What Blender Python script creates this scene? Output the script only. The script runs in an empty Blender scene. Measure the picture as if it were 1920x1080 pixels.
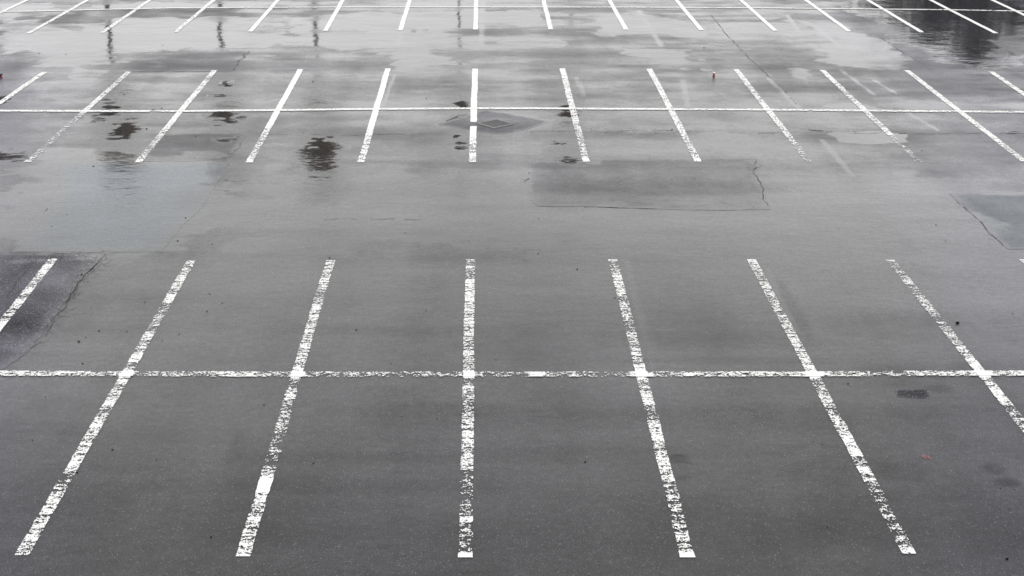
import bpy, bmesh, math, random
import numpy as np
from mathutils import Vector, geometry

random.seed(7)
rng = np.random.default_rng(11)
S = bpy.context.scene
COL = S.collection

# ------------------------------------------------------------------ camera
F, CX, CY, CAMH = 2772.0, 900.0, 540.0, 8.82       # photogrammetry of the bays (2.5 m x 5 m)
TH = math.atan(1022.0 / F)
cam_d = bpy.data.cameras.new("camera")
cam = bpy.data.objects.new("camera", cam_d)
COL.objects.link(cam)
cam_d.sensor_width = 36.0
cam_d.lens = F / 1920.0 * 36.0
cam_d.shift_x = 60.0 / 1920.0
cam_d.clip_start, cam_d.clip_end = 0.1, 5000
cam.location = (0, 0, CAMH)
cam.rotation_euler = (math.radians(90) - TH, 0, 0)
S.camera = cam

# ------------------------------------------------------------------ sky and sun (overcast)
SUN_EL, SUN_ROT = math.radians(50), math.radians(150)
world = bpy.data.worlds.new("World")
S.world = world
world.use_nodes = True
nt = world.node_tree
nt.nodes.clear()
sky = nt.nodes.new("ShaderNodeTexSky")
sky.sky_type = 'NISHITA'
sky.sun_disc = False
sky.sun_elevation, sky.sun_rotation = SUN_EL, SUN_ROT
sky.air_density, sky.dust_density = 1.0, 3.0
hs = nt.nodes.new("ShaderNodeHueSaturation")
hs.inputs['Saturation'].default_value = 0.10
cld = nt.nodes.new("ShaderNodeTexNoise")           # overcast: soft grey cloud deck
cld.inputs['Scale'].default_value = 2.2
cld.inputs['Detail'].default_value = 5
crv = nt.nodes.new("ShaderNodeMapRange")
crv.inputs['From Min'].default_value, crv.inputs['From Max'].default_value = 0.3, 0.7
crv.inputs['To Min'].default_value, crv.inputs['To Max'].default_value = 8.2, 11.2
cmb = nt.nodes.new("ShaderNodeCombineColor")
mul = nt.nodes.new("ShaderNodeMath"); mul.operation = 'MULTIPLY'; mul.inputs[1].default_value = 1.0
mix = nt.nodes.new("ShaderNodeMix"); mix.data_type = 'RGBA'
mix.inputs[0].default_value = 0.82
bg = nt.nodes.new("ShaderNodeBackground")
bg.inputs['Strength'].default_value = 0.10
out = nt.nodes.new("ShaderNodeOutputWorld")
L = nt.links.new
L(sky.outputs[0], hs.inputs['Color'])
tc = nt.nodes.new("ShaderNodeTexCoord")
sxyz = nt.nodes.new("ShaderNodeSeparateXYZ")
hz = nt.nodes.new("ShaderNodeMapRange")            # the deck thins and brightens towards the horizon
hz.inputs['From Min'].default_value, hz.inputs['From Max'].default_value = 0.12, 0.52
hz.inputs['To Min'].default_value, hz.inputs['To Max'].default_value = 1.30, 0.86
hm = nt.nodes.new("ShaderNodeMath"); hm.operation = 'MULTIPLY'
L(tc.outputs['Generated'], sxyz.inputs[0]); L(sxyz.outputs[2], hz.inputs[0])
L(cld.outputs[0], crv.inputs[0])
L(crv.outputs[0], hm.inputs[0]); L(hz.outputs[0], hm.inputs[1])
L(hm.outputs[0], cmb.inputs[0]); L(hm.outputs[0], cmb.inputs[1])
L(hm.outputs[0], mul.inputs[0]); L(mul.outputs[0], cmb.inputs[2])
L(hs.outputs[0], mix.inputs[6]); L(cmb.outputs[0], mix.inputs[7])
L(mix.outputs[2], bg.inputs['Color']); L(bg.outputs[0], out.inputs[0])

sun_d = bpy.data.lights.new("sun", 'SUN')
sun_d.energy = 0.6
sun_d.angle = math.radians(25)
sun_d.color = (1.0, 0.97, 0.93)
sun = bpy.data.objects.new("sun", sun_d)
COL.objects.link(sun)
sd = Vector((math.sin(SUN_ROT) * math.cos(SUN_EL), math.cos(SUN_ROT) * math.cos(SUN_EL), math.sin(SUN_EL)))
sun.rotation_euler = sd.to_track_quat('Z', 'Y').to_euler()

S.view_settings.view_transform = 'Standard'
S.view_settings.look = 'None'
S.view_settings.exposure = 0.62
S.view_settings.gamma = 1.0

# ------------------------------------------------------------------ survey helpers
ST, CT = math.sin(TH), math.cos(TH)

def W(x, y):
    """photo pixel -> point on the ground (metres)"""
    u, v = (x - CX) / F, (y - CY) / F
    t = CAMH / (ST + v * CT)
    return (u * t, (CT - v * ST) * t)

def PX(X, Y):
    """ground points -> photo pixels (arrays)"""
    zc = Y * CT + CAMH * ST
    yc = Y * ST - CAMH * CT
    return CX + F * X / zc, CY - F * yc / zc

def _h(ix, iy, s):
    n = (ix.astype(np.int64) * 374761393 + iy.astype(np.int64) * 668265263 + s * 974634777) & 0x7fffffff
    n = ((n ^ (n >> 13)) * 1274126177) & 0x7fffffff
    n = ((n ^ (n >> 15)) * 461845907) & 0x7fffffff
    return ((n ^ (n >> 12)) & 0xffffff) / float(0xffffff)

def vn(x, y, s=0):
    ix, iy = np.floor(x), np.floor(y)
    fx, fy = x - ix, y - iy
    fx = fx * fx * (3 - 2 * fx); fy = fy * fy * (3 - 2 * fy)
    a, b = _h(ix, iy, s), _h(ix + 1, iy, s)
    c, d = _h(ix, iy + 1, s), _h(ix + 1, iy + 1, s)
    return (a * (1 - fx) + b * fx) * (1 - fy) + (c * (1 - fx) + d * fx) * fy

def fbm(x, y, s=0, o=4):
    t, a, n = 0, 0.5, 0
    for i in range(o):
        t = t + a * vn(x, y, s + i * 17); n += a
        x, y, a = x * 2.03 + 11.3, y * 2.03 + 5.7, a * 0.5
    return t / n

def sst(a, b, x):
    t = np.clip((x - a) / (b - a), 0, 1)
    return t * t * (3 - 2 * t)

def sdpoly(pts, x, y):
    """signed distance (inside negative) to a polygon"""
    d = np.full(x.shape, 1e18); inside = np.zeros(x.shape, bool)
    n = len(pts)
    for i in range(n):
        ax, ay = pts[i]; bx, by = pts[(i + 1) % n]
        ex, ey = bx - ax, by - ay
        t = np.clip(((x - ax) * ex + (y - ay) * ey) / (ex * ex + ey * ey + 1e-12), 0, 1)
        d = np.minimum(d, (x - ax - ex * t) ** 2 + (y - ay - ey * t) ** 2)
        c = ((ay > y) != (by > y))
        with np.errstate(divide='ignore', invalid='ignore'):
            inside ^= c & (x < (bx - ax) * (y - ay) / (by - ay + 1e-30) + ax)
    d = np.sqrt(d)
    return np.where(inside, -d, d)

def ell(px, py, rx, ry, X, Y):
    """normalised radius round a spot given by its photo pixel and pixel radii, measured on the ground"""
    cx, cy = W(px, py)
    ax = abs(W(px + rx, py)[0] - cx)
    ay = abs(W(px, py - ry)[1] - W(px, py + ry)[1]) / 2
    return np.sqrt(((X - cx) / ax) ** 2 + ((Y - cy) / ay) ** 2)

# ------------------------------------------------------------------ wetness and tone of the asphalt
# mirror-like puddles: px, py, rx, ry
PUDDLES = [
    (236, 245, 30, 15), (420, 220, 42, 10), (597, 292, 42, 32), (18, 290, 34, 12),
    (1066, 302, 40, 7), (858, 255, 15, 3.5), (861, 268, 11, 3), (859, 277, 12, 4), (1036, 267, 16, 5),
    (176, 222, 22, 8), (206, 212, 36, 5), (430, 262, 26, 6), (418, 158, 16, 6), (410, 178, 14, 3),
    (190, 190, 26, 7), (215, 201, 30, 3), (4, 187, 16, 9), (1055, 200, 24, 4), (1062, 212, 18, 6), (872, 195, 12, 7),
    (1327, 131, 13, 3), (1316, 112, 5, 1.5),
]
FILM = [  # films of standing water near the far side: (polygon in photo pixels, level)
    ([(0, 42), (60, 40), (120, 62), (160, 68), (215, 38), (330, 36), (405, 40), (455, 48), (530, 60), (560, 78), (470, 94),
      (390, 96), (300, 92), (245, 112), (232, 165), (180, 172), (110, 168), (60, 160), (50, 120), (70, 80), (0, 68)], 0.30),
    ([(165, 8), (420, 6), (460, 12), (420, 13), (165, 16)], 0.25),
    ([(0, 8), (110, 9), (120, 22), (60, 30), (20, 42), (0, 45)], 0.22),
    ([(560, 62), (600, 40), (640, 30), (700, 22), (740, 20), (745, 40), (700, 55), (705, 78), (640, 82), (580, 80)], 0.22),
    ([(760, 0), (830, 5), (850, 20), (930, 26), (870, 38), (800, 60), (780, 80), (830, 110), (790, 120), (770, 90), (760, 40)], 0.30),
    ([(855, 22), (990, 24), (980, 42), (900, 40), (860, 34)], 0.22),
    ([(960, 70), (1040, 76), (1045, 86), (960, 80)], 0.2),
    ([(1100, 35), (1150, 28), (1290, 40), (1280, 66), (1230, 60), (1140, 60)], 0.22),
    ([(1150, 88), (1290, 95), (1310, 125), (1240, 118), (1170, 100)], 0.24),
    ([(1460, 32), (1560, 40), (1620, 62), (1680, 98), (1640, 118), (1560, 118), (1545, 96), (1600, 80), (1520, 55)], 0.28),
    ([(1500, 130), (1550, 160), (1540, 180), (1480, 150)], 0.22),
    ([(1520, 195), (1600, 192), (1650, 205), (1560, 206)], 0.22),
    ([(1640, -40), (1990, -40), (1960, 60), (1900, 90), (1850, 118), (1790, 112), (1720, 90), (1690, 60), (1640, 20)], 0.5),
    ([(1840, 95), (1960, 95), (1960, 130), (1850, 128)], 0.45),
    ([(1560, 250), (1700, 252), (1690, 262), (1580, 262)], 0.5),
    ([(120, 268), (260, 290), (440, 300), (430, 345), (350, 470), (30, 470), (110, 370), (0, 365), (0, 305), (50, 300)], 0.42),
    ([(330, 278), (420, 280), (415, 300), (320, 300)], 0.42),
    ([(0, 395), (60, 400), (40, 430), (0, 440)], 0.35),
    ([(1800, 350), (1930, 360), (1920, 372), (1830, 368)], 0.45),
    ([(1830, 400), (1900, 420), (1880, 436), (1846, 420)], 0.5),
    ([(430, 310), (980, 310), (1000, 390), (1400, 400), (1700, 330), (1780, 370), (1700, 460), (1300, 480), (420, 470)], 0.14),
]
DRY = [
    ([(1090, 240), (1320, 242), (1330, 257), (1090, 257)], 0.22), ([(480, 250), (830, 249), (830, 256), (480, 257)], 0.12),  # rougher, barely damp asphalt
    ([(235, 20), (440, 14), (470, 30), (430, 42), (330, 38), (240, 32)], 0.30),
    ([(40, 24), (160, 22), (120, 60), (40, 62), (0, 66), (0, 45)], 0.24),
    ([(0, 68), (90, 76), (60, 120), (40, 170), (0, 180)], 0.20),
    ([(240, 95), (468, 95), (436, 134), (240, 134)], 0.20),
    ([(815, 16), (990, 24), (820, 30)], 0.2),
    ([(0, 475), (200, 476), (110, 590), (30, 690), (0, 700)], 0.22),
    ([(990, 305), (1413, 298), (1445, 393), (1005, 388)], 0.10),
    ([(1400, 60), (1480, 60), (1560, 120), (1430, 130)], 0.12),
    ([(1580, 260), (1920, 260), (1920, 340), (1650, 345)], 0.12),
    ([(735, 140), (800, 140), (770, 205), (715, 205)], 0.10),
]

GHOST = [  # old lines burnt off: a smoother, paler scar
    ((1198, 20), (1240, 86), 8), ((905, 2), (902, 84), 8), ((1530, 50), (1575, 88), 7), ((1476, 28), (1500, 62), 6),
    ((1638, 150), (1682, 176), 6), ((1575, 130), (1640, 178), 7), ((1280, 150), (1290, 200), 9), ((1440, 146), (1500, 205), 8),
    ((1175, 490), (1225, 690), 8), ((740, 140), (715, 205), 5), ((1080, 145), (1095, 180), 9), ((752, 58), (746, 84), 9),
    ((1440, 505), (1490, 620), 8), ((1540, 262), (1600, 330), 8), ((1700, 210), (1760, 245), 6),
]

def surface(X, Y):
    """wet, tone and cool values for ground points"""
    U, V = PX(X, Y)
    wob = (fbm(X * 0.55, Y * 0.28, 3, 4) - 0.5)
    # horizontally streaked mottling (water lies in shallow ripples of the paving)
    st = fbm(X * 0.22, Y * 0.75, 21, 5) - 0.5
    st2 = fbm(X * 0.7, Y * 1.6, 33, 4) - 0.5
    wet = np.interp(V, [-200, 0, 130, 300, 420, 560, 760, 1080], [.66, .64, .60, .63, .74, .71, .56, .37])
    far = sst(520, 60, V)
    lane = fbm(X * 1.1, Y * 0.10, 131, 3) - 0.5
    band = fbm(X * 0.10, Y * 0.9, 141, 4) - 0.5
    wet = wet + st * (0.26 + 0.28 * far) + st2 * (0.10 + 0.40 * far) + lane * 0.22 + band * (0.30 - 0.1 * far)
    for pts, lv in FILM:
        wp = [W(*p) for p in pts]
        sz = math.sqrt(abs(sum(wp[i - 1][0] * wp[i][1] - wp[i][0] * wp[i - 1][1] for i in range(len(wp)))) / 2)
        d = sdpoly(wp, X, Y) + wob * min(3.8, 1.1 * sz) + st2 * min(3.0, 0.8 * sz)
        soft = min(0.28, 0.05 * sz)
        lv = lv * 1.15
        wet = wet + lv * sst(soft, -soft, d)
    for pts, lv in DRY:
        wp = [W(*p) for p in pts]
        d = sdpoly(wp, X, Y) + wob * 1.2
        wet = wet - lv * sst(0.5, -0.5, d)
    gh = np.zeros_like(X)
    for a, b, w in GHOST:
        A, B = W(*a), W(*b)
        ww = abs(W(a[0] + w, a[1])[0] - A[0]) * 0.5
        ex, ey = B[0] - A[0], B[1] - A[1]
        t = np.clip(((X - A[0]) * ex + (Y - A[1]) * ey) / (ex * ex + ey * ey), 0, 1)
        d = np.hypot(X - A[0] - ex * t, Y - A[1] - ey * t)
        gh = np.maximum(gh, sst(ww * 1.5, ww * 0.6, d) * (0.55 + 0.9 * st2 + 0.25))
    wet = np.clip(wet, 0.02, 0.92)
    wet = wet + gh * 0.26
    pud_refl = np.zeros_like(X)
    for px, py, rx, ry in PUDDLES:
        r = ell(px, py, rx, ry, X, Y) + (fbm(X * 2.6, Y * 2.4, 51, 5) - 0.5) * 2.0 + (fbm(X * 4.5, Y * 5.5, 57, 3) - 0.5) * 1.9
        k = sst(1.15, 0.7, r)
        wet = np.maximum(wet, 1.08 * k); pud_refl = np.maximum(pud_refl, k)
    r = ell(1795, 20, 190, 110, X, Y) + wob * 1.0 + st2 * 0.8  # standing film, its tone darkened to paint in the evergreens' reflection
    pud_refl = np.maximum(pud_refl, sst(1.1, 0.8, r))
    tone = 1.0 + (fbm(X * 0.35, Y * 0.30, 71, 5) - 0.5) * 0.7 + (fbm(X * 2.0, Y * 1.6, 77, 4) - 0.5) * 0.35 + gh * 0.4 + band * 0.60 + lane * 0.25
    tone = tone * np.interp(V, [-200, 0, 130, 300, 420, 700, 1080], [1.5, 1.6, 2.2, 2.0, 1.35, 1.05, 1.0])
    tone = tone * (1 - pud_refl) + 0.7 * pud_refl
    # dark oil and tyre stains in the near bays
    for px, py, rx, ry, k in [(445, 840, 18, 26, .2), (1690, 885, 50, 20, .2), (1530, 890, 70, 26, .12), (1762, 728, 26, 9, .3),
                              (1865, 880, 22, 12, .42), (1890, 905, 26, 10, .5), (1272, 860, 20, 9, .5), (1282, 896, 14, 6, .4),
                              (60, 800, 80, 60, .12), (1000, 855, 420, 14, .09), (700, 860, 220, 12, .07), (760, 770, 160, 14, .12),
                              (1300, 1000, 300, 80, .16), (1210, 600, 180, 60, .10), (1320, 640, 200, 16, .14), (1478, 560, 14, 60, .3),
                              (1300, 676, 260, 7, .2), (1570, 880, 110, 30, .12), (1800, 1000, 300, 130, .28)]:
        r = ell(px, py, rx, ry, X, Y) + wob * 1.1
        tone = tone * (1 - min(.7, 1.0 * k) * sst(1.25, 0.55, r))
        wet = wet - 0.3 * k * sst(1.25, 0.55, r)
    cool = sst(300, -200, U) * 0.75 + sst(1500, 1900, U) * 0.55 + 0.55 * (fbm(X * 0.15, Y * 0.12, 91, 3) - 0.5)
    return wet, np.clip(tone, 0.25, 3.6), np.clip(cool, 0, 1)

# ------------------------------------------------------------------ materials
def mat(name):
    m = bpy.data.materials.new(name)
    m.use_nodes = True
    n = m.node_tree.nodes
    return m, n, m.node_tree.links.new, n['Principled BSDF']

def math_node(n, op, a=None, b=None, link=None):
    k = n.new("ShaderNodeMath"); k.operation = op
    for i, v in enumerate((a, b)):
        if v is None: continue
        if isinstance(v, (int, float)): k.inputs[i].default_value = v
        else: link(v, k.inputs[i])
    return k.outputs[0]

def asphalt_material(name, base=(0.043, 0.043, 0.0435), grain=1.0):
    m, n, L, p = mat(name)
    geo = n.new("ShaderNodeNewGeometry")
    def attr(a):
        k = n.new("ShaderNodeAttribute"); k.attribute_name = a; return k.outputs['Fac']
    wet, tone, cool, blue = attr('wet'), attr('tone'), attr('cool'), attr('blue')
    def noise(scale, detail, rough=0.5):
        k = n.new("ShaderNodeTexNoise"); k.inputs['Scale'].default_value = scale
        k.inputs['Detail'].default_value = detail; k.inputs['Roughness'].default_value = rough
        L(geo.outputs['Position'], k.inputs['Vector']); return k.outputs[0]
    def rng_(v, a, b, c, d):
        k = n.new("ShaderNodeMapRange"); L(v, k.inputs[0])
        for i, q in enumerate((a, b, c, d)): k.inputs[1 + i].default_value = q
        return k.outputs[0]
    g1 = noise(48, 4, 0.75)
    g2 = noise(9, 4, 0.6)
    vo = n.new("ShaderNodeTexVoronoi"); vo.inputs['Scale'].default_value = 55
    L(geo.outputs['Position'], vo.inputs['Vector'])
    sepc = n.new("ShaderNodeSeparateColor"); L(vo.outputs['Color'], sepc.inputs[0])
    stone = math_node(n, 'MULTIPLY', rng_(sepc.outputs[0], 0.90, 0.99, 0, 1), rng_(vo.outputs['Distance'], 0.25, 0.45, 1, 0), L)
    # albedo
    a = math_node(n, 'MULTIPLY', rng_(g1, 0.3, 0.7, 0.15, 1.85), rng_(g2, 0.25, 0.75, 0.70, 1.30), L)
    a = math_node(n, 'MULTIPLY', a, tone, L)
    a = math_node(n, 'ADD', a, math_node(n, 'MULTIPLY', stone, 4.0 * grain, L), L)
    tint = n.new("ShaderNodeMix"); tint.data_type = 'RGBA'
    L(cool, tint.inputs[0])
    tint.inputs[6].default_value = (*base, 1)
    tint.inputs[7].default_value = (base[0] * 1.02, base[1] * 0.99, base[2] * 1.42, 1)
    tb = n.new("ShaderNodeMix"); tb.data_type = 'RGBA'
    L(blue, tb.inputs[0]); L(tint.outputs[2], tb.inputs[6])
    tb.inputs[7].default_value = (0.036, 0.043, 0.052, 1)
    vm = n.new("ShaderNodeVectorMath"); vm.operation = 'SCALE'
    L(tb.outputs[2], vm.inputs[0]); L(a, vm.inputs['Scale'])
    L(vm.outputs[0], p.inputs['Base Color'])
    # water film: the wetter, the smoother
    wn = math_node(n, 'ADD', wet, math_node(n, 'MULTIPLY', math_node(n, 'SUBTRACT', noise(3.5, 5, 0.62), 0.5, L), 0.30, L), L)
    wn = math_node(n, 'ADD', wn, math_node(n, 'MULTIPLY', math_node(n, 'SUBTRACT', g1, 0.5, L), 0.30 * grain, L), L)
    wn = math_node(n, 'ADD', wn, math_node(n, 'MULTIPLY', math_node(n, 'SUBTRACT', noise(16, 4, 0.7), 0.5, L), 0.34 * grain, L), L)
    cr = n.new("ShaderNodeValToRGB"); L(wn, cr.inputs[0])
    el = cr.color_ramp.elements
    el[0].position, el[0].color = 0.0, (0.74, 0.74, 0.74, 1)
    el[1].position, el[1].color = 1.0, (0.015, 0.015, 0.015, 1)
    for pos, v in ((0.35, 0.50), (0.60, 0.30), (0.80, 0.12)):
        e = el.new(pos); e.color = (v, v, v, 1)
    L(cr.outputs[0], p.inputs['Roughness'])
    p.inputs['IOR'].default_value = 1.36
    # relief of the stones, drowned where water stands; faint ripples everywhere
    bp = n.new("ShaderNodeBump"); bp.inputs['Distance'].default_value = 0.004
    L(rng_(wn, 0.2, 0.85, 0.55, 0.0), bp.inputs['Strength']); L(g1, bp.inputs['Height'])
    mp = n.new("ShaderNodeMapping"); L(geo.outputs['Position'], mp.inputs[0]); mp.inputs['Scale'].default_value = (1.0, 1.7, 1)
    rip = n.new("ShaderNodeTexNoise"); rip.inputs['Scale'].default_value = 4.0; rip.inputs['Detail'].default_value = 3
    L(mp.outputs[0], rip.inputs['Vector'])
    bp2 = n.new("ShaderNodeBump"); bp2.inputs['Distance'].default_value = 0.020; bp2.inputs['Strength'].default_value = 0.12
    L(rip.outputs[0], bp2.inputs['Height']); L(bp.outputs[0], bp2.inputs['Normal'])
    mp3 = n.new("ShaderNodeMapping"); L(geo.outputs['Position'], mp3.inputs[0]); mp3.inputs['Scale'].default_value = (0.75, 1.0, 1)
    sw = n.new("ShaderNodeTexNoise"); sw.inputs['Scale'].default_value = 0.6; sw.inputs['Detail'].default_value = 4
    L(mp3.outputs[0], sw.inputs['Vector'])
    bp3 = n.new("ShaderNodeBump"); bp3.inputs['Distance'].default_value = 0.060; bp3.inputs['Strength'].default_value = 0.30
    L(sw.outputs[0], bp3.inputs['Height']); L(bp2.outputs[0], bp3.inputs['Normal'])
    L(bp3.outputs[0], p.inputs['Normal'])
    return m

def plain(name, col, rough=0.6, ior=1.45, var=0.25, scale=30, metallic=0.0):
    m, n, L, p = mat(name)
    geo = n.new("ShaderNodeTexCoord")
    k = n.new("ShaderNodeTexNoise"); k.inputs['Scale'].default_value = scale; k.inputs['Detail'].default_value = 4
    L(geo.outputs['Object'], k.inputs['Vector'])
    r = n.new("ShaderNodeMapRange"); L(k.outputs[0], r.inputs[0])
    r.inputs[1].default_value, r.inputs[2].default_value = 0.3, 0.7
    r.inputs[3].default_value, r.inputs[4].default_value = 1 - var, 1 + var
    vm = n.new("ShaderNodeVectorMath"); vm.operation = 'SCALE'
    vm.inputs[0].default_value = col; L(r.outputs[0], vm.inputs['Scale'])
    L(vm.outputs[0], p.inputs['Base Color'])
    p.inputs['Roughness'].default_value = rough
    p.inputs['IOR'].default_value = ior
    p.inputs['Metallic'].default_value = metallic
    return m

M_ASPH = asphalt_material("wet_asphalt")
M_PATCH = asphalt_material("repair_asphalt", (0.042, 0.042, 0.043), 0.7)
M_ROUGH = asphalt_material("coarse_asphalt", (0.046, 0.045, 0.050), 2.6)
M_PAINT = plain("white_road_paint", (0.70, 0.70, 0.69), 0.45, 1.45, 0.07, 40)
M_CRACK = plain("crack_dirt", (0.042, 0.042, 0.044), 0.9, 1.3, 0.4, 12)
M_LEAF = plain("dead_leaf", (0.006, 0.005, 0.004), 0.9, 1.15, 0.3, 60)
M_IRON = plain("cast_iron", (0.17, 0.17, 0.17), 0.5, 1.45, 0.3, 25, 0.3)
M_PIT_SHADE = plain("pit_shade_black", (0.004, 0.004, 0.004), 1.0, 1.05)
M_RED = plain("red_lacquer", (0.20, 0.022, 0.014), 0.35, 1.5, 0.25, 30)
M_ALU = plain("bare_aluminium", (0.80, 0.80, 0.80), 0.35, 1.45, 0.05, 30, 0.6)
M_BLACK = plain("black_plastic", (0.006, 0.006, 0.008), 0.5, 1.45, 0.3, 20)
M_CRIM = plain("crimson_plastic", (0.25, 0.012, 0.035), 0.4, 1.45, 0.2, 20)
M_PINK = plain("pink_chalk", (0.22, 0.11, 0.12), 0.8, 1.4, 0.3, 30)
M_BARK = plain("bark", (0.030, 0.026, 0.022), 0.9, 1.4, 0.4, 6)
M_TWIG = plain("russet_twigs", (0.15, 0.095, 0.062), 0.9, 1.4, 0.45, 2)
M_NEEDLE = plain("dark_evergreen", (0.020, 0.026, 0.014), 0.8, 1.4, 0.5, 1.5)

# ------------------------------------------------------------------ mesh helpers
def link(name, me, m=None, parent=None):
    o = bpy.data.objects.new(name, me)
    if m and me: me.materials.append(m)
    COL.objects.link(o)
    if parent: o.parent = parent
    return o

def tag(o, label=None, cat=None, group=None, kind=None):
    if label: o["label"] = label
    if cat: o["category"] = cat
    if group: o["group"] = group
    if kind: o["kind"] = kind
    return o

def quad_mesh(name, co, quads):
    me = bpy.data.meshes.new(name)
    nv, nf = len(co), len(quads)
    me.vertices.add(nv); me.vertices.foreach_set('co', np.ascontiguousarray(co, dtype=np.float32).ravel())
    k = quads.shape[1]
    me.loops.add(nf * k); me.loops.foreach_set('vertex_index', np.ascontiguousarray(quads, dtype=np.int32).ravel())
    me.polygons.add(nf)
    me.polygons.foreach_set('loop_start', np.arange(0, nf * k, k, dtype=np.int32))
    me.update(calc_edges=True)
    return me

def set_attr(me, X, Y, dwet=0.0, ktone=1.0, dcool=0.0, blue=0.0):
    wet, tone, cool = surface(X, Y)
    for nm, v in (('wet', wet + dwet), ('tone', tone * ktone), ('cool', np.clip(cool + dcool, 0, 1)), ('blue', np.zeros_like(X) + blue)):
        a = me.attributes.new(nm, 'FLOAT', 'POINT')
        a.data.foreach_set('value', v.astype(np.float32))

# ------------------------------------------------------------------ ground: one sheet to the horizon
xs = np.concatenate([[-1500, -600, -250, -120, -70, -45, -32, -26], np.arange(-23, 24.001, 0.062), [27, 33, 46, 70, 120, 250, 600, 1500]])
ys = [13.5]
while ys[-1] < 60: ys.append(ys[-1] + 0.045 + 0.0016 * (ys[-1] - 13.5))
ys = np.concatenate([[-1500, -500, -150, -50, -10, 5, 10, 12], ys, [62, 65, 70, 80, 100, 150, 300, 700, 1500]])
GX, GY = np.meshgrid(xs, ys)
nx, ny = len(xs), len(ys)
co = np.stack([GX.ravel(), GY.ravel(), np.zeros(nx * ny)], 1)
ii = (np.arange(ny - 1)[:, None] * nx + np.arange(nx - 1)[None, :]).ravel()
me = quad_mesh("ground", co, np.stack([ii, ii + 1, ii + 1 + nx, ii + nx], 1))
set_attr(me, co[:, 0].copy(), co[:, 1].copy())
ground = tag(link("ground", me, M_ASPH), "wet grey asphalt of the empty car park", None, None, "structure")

# ------------------------------------------------------------------ repair patches
def patch(label, pts, m, z, dwet, ktone, dcool, jag=0.05, step=0.16, name="asphalt_patch", mott=0.0, blue=0.0, feather=0.12):
    wp = [Vector(W(*p)) for p in pts]
    loop = []
    for i in range(len(wp)):
        a, b = wp[i], wp[(i + 1) % len(wp)]
        k = max(2, int((b - a).length / (step * 0.6)))
        nrm = Vector((-(b - a).y, (b - a).x)).normalized()
        for j in range(k):
            p = a.lerp(b, j / k)
            if j: p = p + nrm * (float(fbm(np.array([p.x * 1.8]), np.array([p.y * 1.8]), 7, 4)[0]) - 0.5) * 2 * jag
            loop.append(p)
    mnx, mxx = min(p.x for p in loop), max(p.x for p in loop)
    mny, mxy = min(p.y for p in loop), max(p.y for p in loop)
    gx, gy = np.meshgrid(np.arange(mnx, mxx, step), np.arange(mny, mxy, step))
    sd_ = sdpoly([(p.x, p.y) for p in loop], gx.ravel(), gy.ravel())
    inn = [Vector((x, y)) for x, y, d in zip(gx.ravel(), gy.ravel(), sd_) if d < -step * 0.4]
    n = len(loop)
    vs, es, fs, *_ = geometry.delaunay_2d_cdt(loop + inn, [(i, (i + 1) % n) for i in range(n)], [], 1, 1e-5)
    me = bpy.data.meshes.new(name)
    me.from_pydata([(v.x, v.y, z) for v in vs], [], fs)
    X = np.array([v.x for v in vs]); Y = np.array([v.y for v in vs])
    mo = (fbm(X * 1.3, Y * 0.9, 201, 5) - 0.5) * 2
    fe = sst(0, feather, -sdpoly([(p.x, p.y) for p in loop], X, Y) + 0.15 * feather) if feather > 0 else 1.0
    set_attr(me, X, Y, fe * (dwet + mott * 0.5 * mo), 1 + fe * (ktone * (1 + mott * 1.6 * mo) - 1), fe * dcool, fe * blue)
    return tag(link(name, me, m), label, "asphalt patch", "repair patches in the asphalt")

patch("large rectangular repair patch right of centre, ending in a ragged crack on its right",
      [(992, 306), (1060, 301), (1250, 298), (1415, 298), (1420, 330), (1432, 358), (1445, 393), (1300, 394), (1130, 388), (1010, 386), (996, 376), (990, 340)],
      M_PATCH, 0.003, -0.10, 0.88, 0.05, 0.06, mott=0.14, feather=0.08)
patch("grey repair strip with straight front seam and cracked right edge at far left",
      [(240, 134.5), (250, 122), (290, 108), (380, 95.5), (469, 95.5), (452, 114), (436, 133.5), (400, 134)],
      M_PATCH, 0.003, -0.02, 0.95, 0.1, 0.04)
patch("darker repair patch behind the third line of the middle row on the left",
      [(300, 253), (390, 250), (456, 250), (448, 264), (424, 302), (262, 303)], M_PATCH, 0.003, -0.24, 0.72, 0.1, 0.07)
patch("coarse dark crazed patch on the left edge of the nearest row",
      [(-60, 474), (200, 476), (182, 500), (150, 530), (128, 562), (98, 602), (78, 632), (48, 662), (0, 694), (-120, 700)],
      M_ROUGH, 0.003, -0.18, 0.85, 0.15, 0.07, 0.10, mott=0.55, feather=0.35)
patch("bluish smooth patch cut off by the right edge behind the nearest row",
      [(1780, 363), (1960, 363), (1975, 467), (1888, 467), (1858, 438), (1815, 392)], M_ASPH, 0.003, -0.20, 0.9, 0.0, 0.05, blue=0.9, feather=0.25)
patch("broad bluish smooth patch on the left between the middle and nearest rows",
      [(110, 306), (430, 306), (388, 380), (345, 420), (305, 473), (18, 473), (60, 430), (112, 376)], M_ASPH, 0.0025, -0.07, 1.0, 0.0, 0.08, blue=1.0, feather=0.45)
patch("diamond shaped patch around the iron drain grate",
      [(822, 233), (858, 222), (905, 206), (960, 214), (1030, 228), (985, 243), (940, 252), (880, 244)],
      M_PATCH, 0.003, -0.30, 0.66, 0.3, 0.05, 0.12, feather=0.15)
patch("small dark rectangular patch in front of the near cross line on the right",
      [(1677, 730), (1739, 730), (1745, 742), (1742, 747.5), (1704, 747), (1681, 744)], M_ROUGH, 0.003, -0.36, 0.28, 0.3, 0.025, 0.05, mott=0.3, feather=0.03)

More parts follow.
